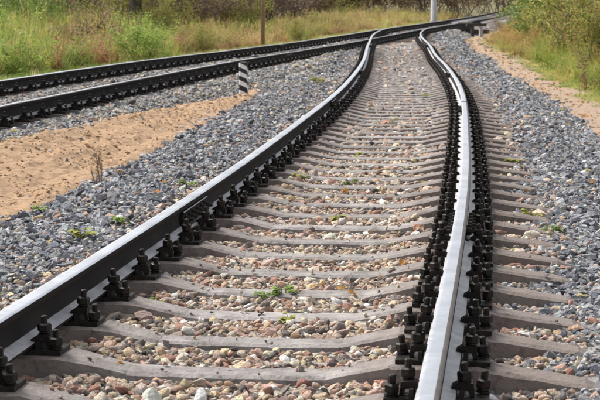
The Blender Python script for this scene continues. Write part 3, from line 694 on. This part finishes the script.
KINDS = {
 'purple': [shrub_meshes(10 + i, 2.6, 2.8, 14, 4800, .08, M_twig, M_leaf_purple, .05) for i in range(3)],
 'brown': [shrub_meshes(20 + i, 2.2, 2.6, 14, 4800, .08, M_twig, M_leaf_brown, .05) for i in range(2)],
 'yellow': [shrub_meshes(30 + i, 2.4, 2.4, 17, 7500, .068, M_bark, M_leaf_yellow, .03) for i in range(3)],
 'fresh': [shrub_meshes(70 + i, 1.9, 2.6, 16, 3000, .10, M_bark, M_leaf_fresh, .03) for i in range(2)],
 'green': [shrub_meshes(40 + i, 2.0, 2.2, 16, 6000, .085, M_bark, M_leaf_green, .03) for i in range(2)],
}
def shrub(kind, k, x, y, s, label, group=None, cat='shrub'):
    t = thing('shrub', label, cat, (x, y, float(ground_z(x, y)) - .03), (0, 0, random.uniform(0, 6.28)), group); t.scale = (s * random.uniform(.9, 1.1), s * random.uniform(.9, 1.1), s)
    a, b = KINDS[kind][k % len(KINDS[kind])]; link('stems', a, t); link('foliage', b, t)
# thicket along the back of the meadow
k = 0
DESC = {'purple': 'purple brown half bare shrub', 'brown': 'rusty brown shrub', 'yellow': 'yellowing leafy shrub', 'green': 'green leafy shrub'}
ROWS = ['front row', 'second row', 'third row', 'fourth row', 'rearmost row']; cnt = {}
for row, (yb, step, sc) in enumerate(((46, 26, .85), (56, 20, 1.15), (66, 20, 1.5), (84, 22, 2.0), (106, 26, 2.6))):
    px_ = -50 + row * 7
    while px_ < 560:
        yy = yb + random.uniform(-3, 3) + (px_ * .035); xx = (px_ - 300) / FPX * yy
        if float(d_side(np.array(xx), np.array(yy))) < -5.0 - row * .8:
            kd = 'green' if px_ < 30 and row == 0 else random.choice(['purple', 'purple', 'brown', 'brown', 'yellow', 'yellow'] if px_ > 90 else ['yellow', 'green', 'purple', 'brown'])
            shrub(kd, k, xx, yy, sc * random.uniform(.75, 1.2), f"{ords[cnt.setdefault((kd, row), 0)]} {DESC[kd]} from the left {ROWS[row]} behind the meadow", 'shrubs of the thicket beyond the meadow'); k += 1; cnt[(kd, row)] += 1
        px_ += step * random.uniform(.75, 1.25)
fs = {}
for px_, yy, sc, kd in sorted(((470, 128, 2.6, 'brown'), (500, 150, 3, 'purple'), (525, 185, 3.4, 'yellow'), (548, 170, 3.4, 'brown'), (575, 150, 3.2, 'purple'), (440, 120, 2.4, 'purple'), (600, 120, 3, 'yellow'), (512, 230, 4, 'purple'), (545, 260, 4.2, 'purple'),
        (330, 118, 2.2, 'brown'), (352, 128, 2.4, 'yellow'), (372, 134, 2.4, 'purple'), (392, 138, 2.6, 'brown'), (410, 142, 2.6, 'yellow'), (425, 146, 2.8, 'brown'), (310, 112, 2.2, 'yellow'), (456, 150, 3, 'yellow'), (484, 175, 3.2, 'brown'))):
    fs[kd] = fs.get(kd, -1) + 1
    shrub(kd, k, (px_ - 300) / FPX * yy, yy, sc, f"{ords[fs[kd]]} {DESC[kd]} from the left, far off where the tracks vanish", 'far shrubs beyond the track bend'); k += 1
# leafy green shrubs standing in the tall grass
for px_, yy, sc, kd, lab in ((146, 33, .52, 'fresh', 'bright green low shrub in the tall grass left of the striped post'), (22, 27.5, .42, 'fresh', 'low green shrub at the left edge of the tall grass'), (58, 31, .42, 'fresh', 'yellow green low shrub among the tall grass near the left edge'),
        (96, 36, .6, 'brown', 'low rusty shrub in the tall grass, between two green ones'), (205, 43, .4, 'yellow', 'low yellowing shrub in the straw grass left of the thin pole'), (4, 34, .7, 'fresh', 'yellow green shrub cut by the left edge'),
        (118, 41, .6, 'fresh', 'bright green shrub behind the low rusty shrub'), (300, 54, .4, 'yellow', 'low yellowing shrub in the straw grass right of the thin pole')):
    shrub(kd, k, (px_ - 300) / FPX * yy, yy, sc, lab, 'low shrubs in the meadow'); k += 1
# right hand bushes
for px_, py_, sc, kd, lab in ((600, 80, .9, 'yellow', 'dense yellow green bush at the right edge, nearest the path'),
        (578, 64, 1.1, 'yellow', 'yellow green bush left of the one at the right edge'), (556, 52, 1.15, 'green', 'green bush behind the rusty grass and beside the path'),
        (592, 56, 1.5, 'green', 'dark green bush standing behind the two yellow green bushes'), (545, 41, .95, 'yellow', 'olive bush between the rusty reeds and the green bush'),
        (640, 80, 1.3, 'yellow', 'bush cut by the right edge above the dried stalk'), (518, 33, .42, 'brown', 'rusty brown bush behind the grey post, right of the tracks'),
        (498, 33, .34, 'brown', 'low rusty bush next to the point machine'), (612, 45, 2.0, 'purple', 'tall brown bush rising behind the right hand bushes'), (570, 34, 1.8, 'yellow', 'tall yellow bush at the top right, behind the others'),
        (566, 30, 1.9, 'yellow', 'tall yellowing bush right of the vanishing tracks'), (600, 66, .8, 'brown', 'low brown bush in the shade of the yellow green bushes')):
    p = at(px_, py_); shrub(kd, k, p.x, p.y, sc, lab, 'bushes right of the path'); k += 1

# trees with dark trunks at the top of the picture
def tree(px_, yy, h, lab, seed, lean=0.0):
    r = random.Random(seed); xx = (px_ - 300) / FPX * yy; t = thing('tree', lab, 'tree', (xx, yy, float(ground_z(xx, yy)) - .05))
    mb = MB(); pts = [Vector((lean * z + r.uniform(-.05, .05), r.uniform(-.05, .05), z)) for z in np.linspace(0, h, 8)]
    mb.tube(pts, [.2 * (1 - .8 * i / 7) + .02 for i in range(8)], 8); tips = []
    for _ in range(26):
        i = r.randint(2, 7); a = r.uniform(0, 6.28); ln = h * r.uniform(.14, .3) * (1.2 - i / 10); q = pts[i]; bp = [q]; d = Vector((math.cos(a), math.sin(a), .5))
        for _ in range(4): d = (d + Vector((r.gauss(0, .25), r.gauss(0, .25), .08))).normalized(); q = q + d * ln / 4; bp.append(q); tips.append(q)
        mb.tube(bp, [.05, .04, .03, .02, .01], 4)
    V, Fc = [], []
    for _ in range(4500):
        p = tips[r.randrange(len(tips))] + Vector((r.gauss(0, .3), r.gauss(0, .3), r.gauss(0, .25))); leafq(V, Fc, p, Vector((r.gauss(0, 1), r.gauss(0, 1), r.gauss(0, .6))), Vector((r.gauss(0, .7), r.gauss(0, .7), 1)), .13, .08)
    link('trunk', mb.mesh('trunk', M_bark), t); link('crown', mesh_from('crown', V, Fc, M_leaf_yellow), t)
tree(133, 48, 7.5, 'dark trunked tree at the top left, above the red weeds', 1, .06)
tree(12, 52, 8, 'dark trunked tree in the top left corner', 2)
tree(268, 66, 9, 'tree whose trunk shows just right of the thin brown pole', 3)

# ------------------------------------------------------------------ weeds and leaves among the stones
def weed(px_, py_, s, kind, lab, seed):
    r = random.Random(seed); p = at(px_, py_); t = thing('weed', lab, 'weed', (p.x, p.y, p.z + .012), (0, 0, r.uniform(0, 6.28)))
    ml = {'g': M_weed, 'y': M_weed_yellow}[kind]; stem = MB()
    for _ in range(7):
        a = r.uniform(0, 6.28); tip = Vector((math.cos(a) * s * .4, math.sin(a) * s * .4, s * r.uniform(.12, .6))); stem.tube([Vector((0, 0, -.02)), tip * .5 + Vector((0, 0, s * .12)), tip], [.0022, .0018, .0012], 4)
        for _ in range(3):
            V, Fc = [], []; L_ = s * r.uniform(.3, .65); d = Vector((tip.x * 8 / s + r.gauss(0, .7), tip.y * 8 / s + r.gauss(0, .7), r.uniform(-.3, 1.2))).normalized(); q = tip * r.uniform(.5, 1)
            sd_ = d.cross(Vector((0, 0, 1))).normalized(); up = sd_.cross(d)
            for i, (tt, w) in enumerate(((0, .04), (.22, .34), (.5, .46), (.8, .3), (1, .03))):
                c = q + d * L_ * tt - Vector((0, 0, 1)) * L_ * .22 * tt * tt
                V += [tuple(c - sd_ * w * L_ + up * w * L_ * .3), tuple(c), tuple(c + sd_ * w * L_ + up * w * L_ * .3)]
            for i in range(4):
                Fc += [(i * 3, i * 3 + 1, i * 3 + 4, i * 3 + 3), (i * 3 + 1, i * 3 + 2, i * 3 + 5, i * 3 + 4)]
            link('leaf', mesh_from('weed_leaf', V, Fc, ml, smooth=True), t)
    link('stem', stem.mesh('weed_stem', ml), t)
for i, (a_, b_, s, kd, lab) in enumerate(((284, 298, .075, 'g', 'bright green weed in the gravel at the middle of the curving track'), (265, 301, .06, 'g', 'smaller green weed just left of the bright green one'),
        (166, 292, .06, 'g', 'light green weed beside the left rail fastenings, rear one of two'), (155, 308, .06, 'g', 'light green weed beside the left rail fastenings, front one of two'),
        (302, 182, .1, 'y', 'yellow green weed right of the left rail in the middle distance'), (351, 186, .07, 'g', 'small green weed on a sleeper in the middle distance'),
        (354, 160, .09, 'y', 'yellowish weed beside the brown dead leaf'), (337, 222, .07, 'y', 'pale weed in the middle of the curving track'), (289, 324, .055, 'y', 'tiny yellowish weed below the bright green weed'),
        (531, 219, .1, 'y', 'bright yellow green weed at the right sleeper ends'), (552, 234, .075, 'g', 'dark green weed in the grey stones right of the yellow green weed'), (515, 246, .07, 'g', 'green weed below the yellow green weed, between two sleeper ends'),
        (513, 164, .1, 'y', 'olive weed at the right sleeper ends farther up the track'), (428, 99, .13, 'y', 'yellow green weed far up the track near the right rail'), (501, 40, .2, 'g', 'green weed at the edge of the earth path'),
        (83, 240, .09, 'y', 'yellowish tuft in the grey stones left of the left rail'), (122, 226, .08, 'g', 'green tuft in the grey stones close to the left rail'), (318, 84, .16, 'y', 'greenish weed on stones left of the left rail bend'), (40, 213, .07, 'g', 'dull green tuft where grey stones meet the sand'),
        (188, 188, .09, 'g', 'small tuft in the stones left of the left rail, farther up'), (470, 338, .05, 'g', 'small green weed among the right rail fastenings'))):
    weed(a_, b_, s, kd, lab, 900 + i)
def leaf_on(px_, py_, s, m, lab, seed, dz=.03):
    r = random.Random(seed); p = at(px_, py_); V, Fc = [], []
    for tt, w in ((0, .03), (.2, .3), (.45, .42), (.7, .3), (.9, .12), (1, .01)):
        c = Vector((0, tt * s, .16 * s * math.sin(tt * 5))); V += [(c.x - w * s, c.y, c.z + w * s * .5), tuple(c), (c.x + w * s, c.y, c.z + w * s * .5)]
    for i in range(5): Fc += [(i * 3, i * 3 + 1, i * 3 + 4, i * 3 + 3), (i * 3 + 1, i * 3 + 2, i * 3 + 5, i * 3 + 4)]
    o = link('fallen_leaf', mesh_from('fallen_leaf', V, Fc, m, smooth=True), None, (p.x, p.y, p.z + dz), (r.uniform(-.4, .4), r.uniform(-.4, .4), r.uniform(0, 6.28))); tag(o, lab, 'leaf')
for i, (a_, b_, s, m, lab) in enumerate(((347, 300, .06, M_dead, 'orange dead leaf on gravel right of the bright green weed'), (402, 352, .04, M_dead, 'orange leaf near the bottom of the right rail'),
        (337, 153, .11, M_dark_leaf, 'dark withered leaf on the sleepers in the middle distance'), (384, 177, .1, M_dark_leaf, 'brown curled leaf lying by the right rail in the middle distance'), (341, 195, .07, M_dead, 'rusty leaf on a sleeper below the dark withered leaf'),
        (154, 197, .06, M_dead, 'orange leaf on grey stones near the left rail'), (116, 374, .05, M_dead, 'yellow orange leaf in front of the left rail fastenings'), (326, 290, .035, M_dead, 'small orange leaf near the middle of the track'),
        (258, 320, .04, M_dark_leaf, 'brown leaf on gravel left of the middle'), (405, 268, .05, M_dead, 'orange leaf beside the right rail fastenings'))):
    leaf_on(a_, b_, s, m, lab, 950 + i)
# dry stalks
def stalk(px_, py_, h, m, lab, seed, n_=5):
    r = random.Random(seed); p = at(px_, py_); t = thing('dry_stalk', lab, 'dry plant', (p.x, p.y, p.z)); mb = MB(); V, Fc = [], []
    for _ in range(n_):
        b = Vector((r.uniform(-.04, .04) * h * 2, r.uniform(-.04, .04), -.02)); tip = b + Vector((r.uniform(-.18, .18) * h, r.uniform(-.1, .1) * h, h * r.uniform(.7, 1))); mid = b.lerp(tip, .5) + Vector((r.uniform(-.02, .02), 0, 0))
        mb.tube([b, mid, tip], [.006, .004, .002], 5)
        for _ in range(22):
            q = b.lerp(tip, r.uniform(.35, 1)); leafq(V, Fc, q, Vector((r.gauss(0, 1), r.gauss(0, 1), r.uniform(-.2, 1))), Vector((r.gauss(0, 1), r.gauss(0, 1), .5)), h * .1 * r.uniform(.5, 1.2), h * .03)
    link('stem', mb.mesh('stalk_stem', m), t); link('withered_leaves', mesh_from('stalk_leaf', V, Fc, M_leaf_brown if m is M_wood else M_dark_leaf), t)
stalk(98, 184, .3, M_wood, 'thin brown dried plant at the edge of the sand', 1)
stalk(120, 181, .1, M_timber, 'short dark stalk in the stones right of the dried plant', 2, 2)
stalk(582, 92, .85, M_wood, 'tall reddish dried stalk in the grass at the right edge', 3, 4)

# ------------------------------------------------------------------ striped marker post
p = at(243.5, 96.5); PW, PH = .105, .0
H_ = 35.5 / FPX * p.y; t = thing('marker_post', 'short post with slanted black and white stripes at the tip of the sand', 'post', (p.x, p.y, p.z - .02), (0, 0, math.radians(-8)))
tilt = .048; edges = [0, .145, .295, .42, .545, .665, .785, .9, 1.0]
for i in range(len(edges) - 1):
    w = PW / 2; mb = MB(); V = []; e = .013
    ring = [(-w + e, -w), (w - e, -w), (w, -w + e), (w, w - e), (w - e, w), (-w + e, w), (-w, w - e), (-w, -w + e)]
    for f_, last in ((edges[i], i == 0), (edges[i + 1], i == len(edges) - 2)):
        for a_, b_ in ring: V.append((a_, b_, f_ * H_ - (0 if last else (a_ + b_) * tilt / PW)))
    k_ = 8; mb.add(V, [(j, (j + 1) % k_, k_ + (j + 1) % k_, k_ + j) for j in range(k_)] + [tuple(range(k_))[::-1], tuple(range(k_, 2 * k_))])
    link('white_band' if i % 2 == 0 else 'black_band', mb.mesh('post_band', M_white if i % 2 == 0 else M_black), t)
mb = MB(); mb.box((0, 0, H_ + .004), (PW - .02, PW - .02, .008), taper=.8); link('cap', mb.mesh('post_cap', M_black), t)

# ------------------------------------------------------------------ poles
yy = 92.0; xx = (433 - 300) / FPX * yy; zz = float(ground_z(xx, yy))
t = thing('utility_pole', 'pale grey concrete pole rising behind the far rail', 'pole', (xx, yy, zz - .1))
mb = MB(); mb.lathe([(.2, 0), (.19, .3), (.165, .32), (.115, 8.5), (.1, 8.52)], 14); link('shaft', mb.mesh('pole_shaft', M_conc, True), t)
mb = MB(); mb.box((0, -.15, 7.9), (1.6, .09, .1)); link('crossarm', mb.mesh('crossarm', M_wood), t)
for dx in (-.65, -.2, .2, .65):
    mb = MB(); mb.lathe([(.02, 7.95), (.05, 8.0), (.03, 8.04), (.055, 8.08), (.03, 8.14)], 8, (dx, -.15, 0)); link('insulator', mb.mesh('insulator', M_white), t)
yy = 49.0; xx = (263 - 300) / FPX * yy; zz = float(ground_z(xx, yy))
t = thing('wooden_pole', 'thin reddish brown wooden pole standing in the straw grass', 'pole', (xx, yy, zz - .1))
mb = MB(); mb.tube([Vector((0, 0, 0)), Vector((.01, 0, 1.6)), Vector((-.01, 0, 3.4)), Vector((0, 0, 5.2))], [.056, .052, .047, .042], 9); link('shaft', mb.mesh('wood_shaft', M_wood, True), t)
mb = MB(); mb.lathe([(.043, 5.19), (.047, 5.2), (.02, 5.25)], 9); link('cap', mb.mesh('wood_cap', M_timber), t)

# ------------------------------------------------------------------ point machine by the turnout
p = at(468, 33); yaw = -math.atan(.17)
t = thing('point_machine', 'dark point machine box on timbers at the turnout', 'track machine', (p.x, p.y, p.z), (0, 0, yaw))
for yy in (-.45, .35):
    mb = MB(); mb.box((-.2, yy, .06), (2.2, .22, .16)); link('timber', mb.mesh('machine_timber', M_timber), t)
mb = MB(); mb.box((-.1, -.05, .27), (.55, 1.15, .26), taper=.94); link('housing', mb.mesh('machine_housing', M_black), t)
mb = MB(); mb.box((-.1, -.05, .43), (.6, 1.2, .05), taper=.9); link('lid', mb.mesh('machine_lid', M_timber), t)
mb = MB(); mb.tube([Vector((-.35, .1, .2)), Vector((-1.9, .1, .14))], .03, 8); link('throw_rod', mb.mesh('throw_rod', M_iron), t)
p = at(480, 37.5)
t = thing('barrier_frame', 'low dark beam on two short posts beside the point machine', 'barrier', (p.x, p.y, p.z - .1), (0, 0, .25))
for dx, m_ in ((-.34, M_timber), (.04, M_conc)):
    mb = MB(); mb.box((dx, 0, .28), (.13, .13, .56), taper=.9); link('post', mb.mesh('barrier_post', m_), t)
mb = MB(); mb.box((-.17, 0, .62), (.86, .14, .11)); link('beam', mb.mesh('barrier_beam', M_timber), t)
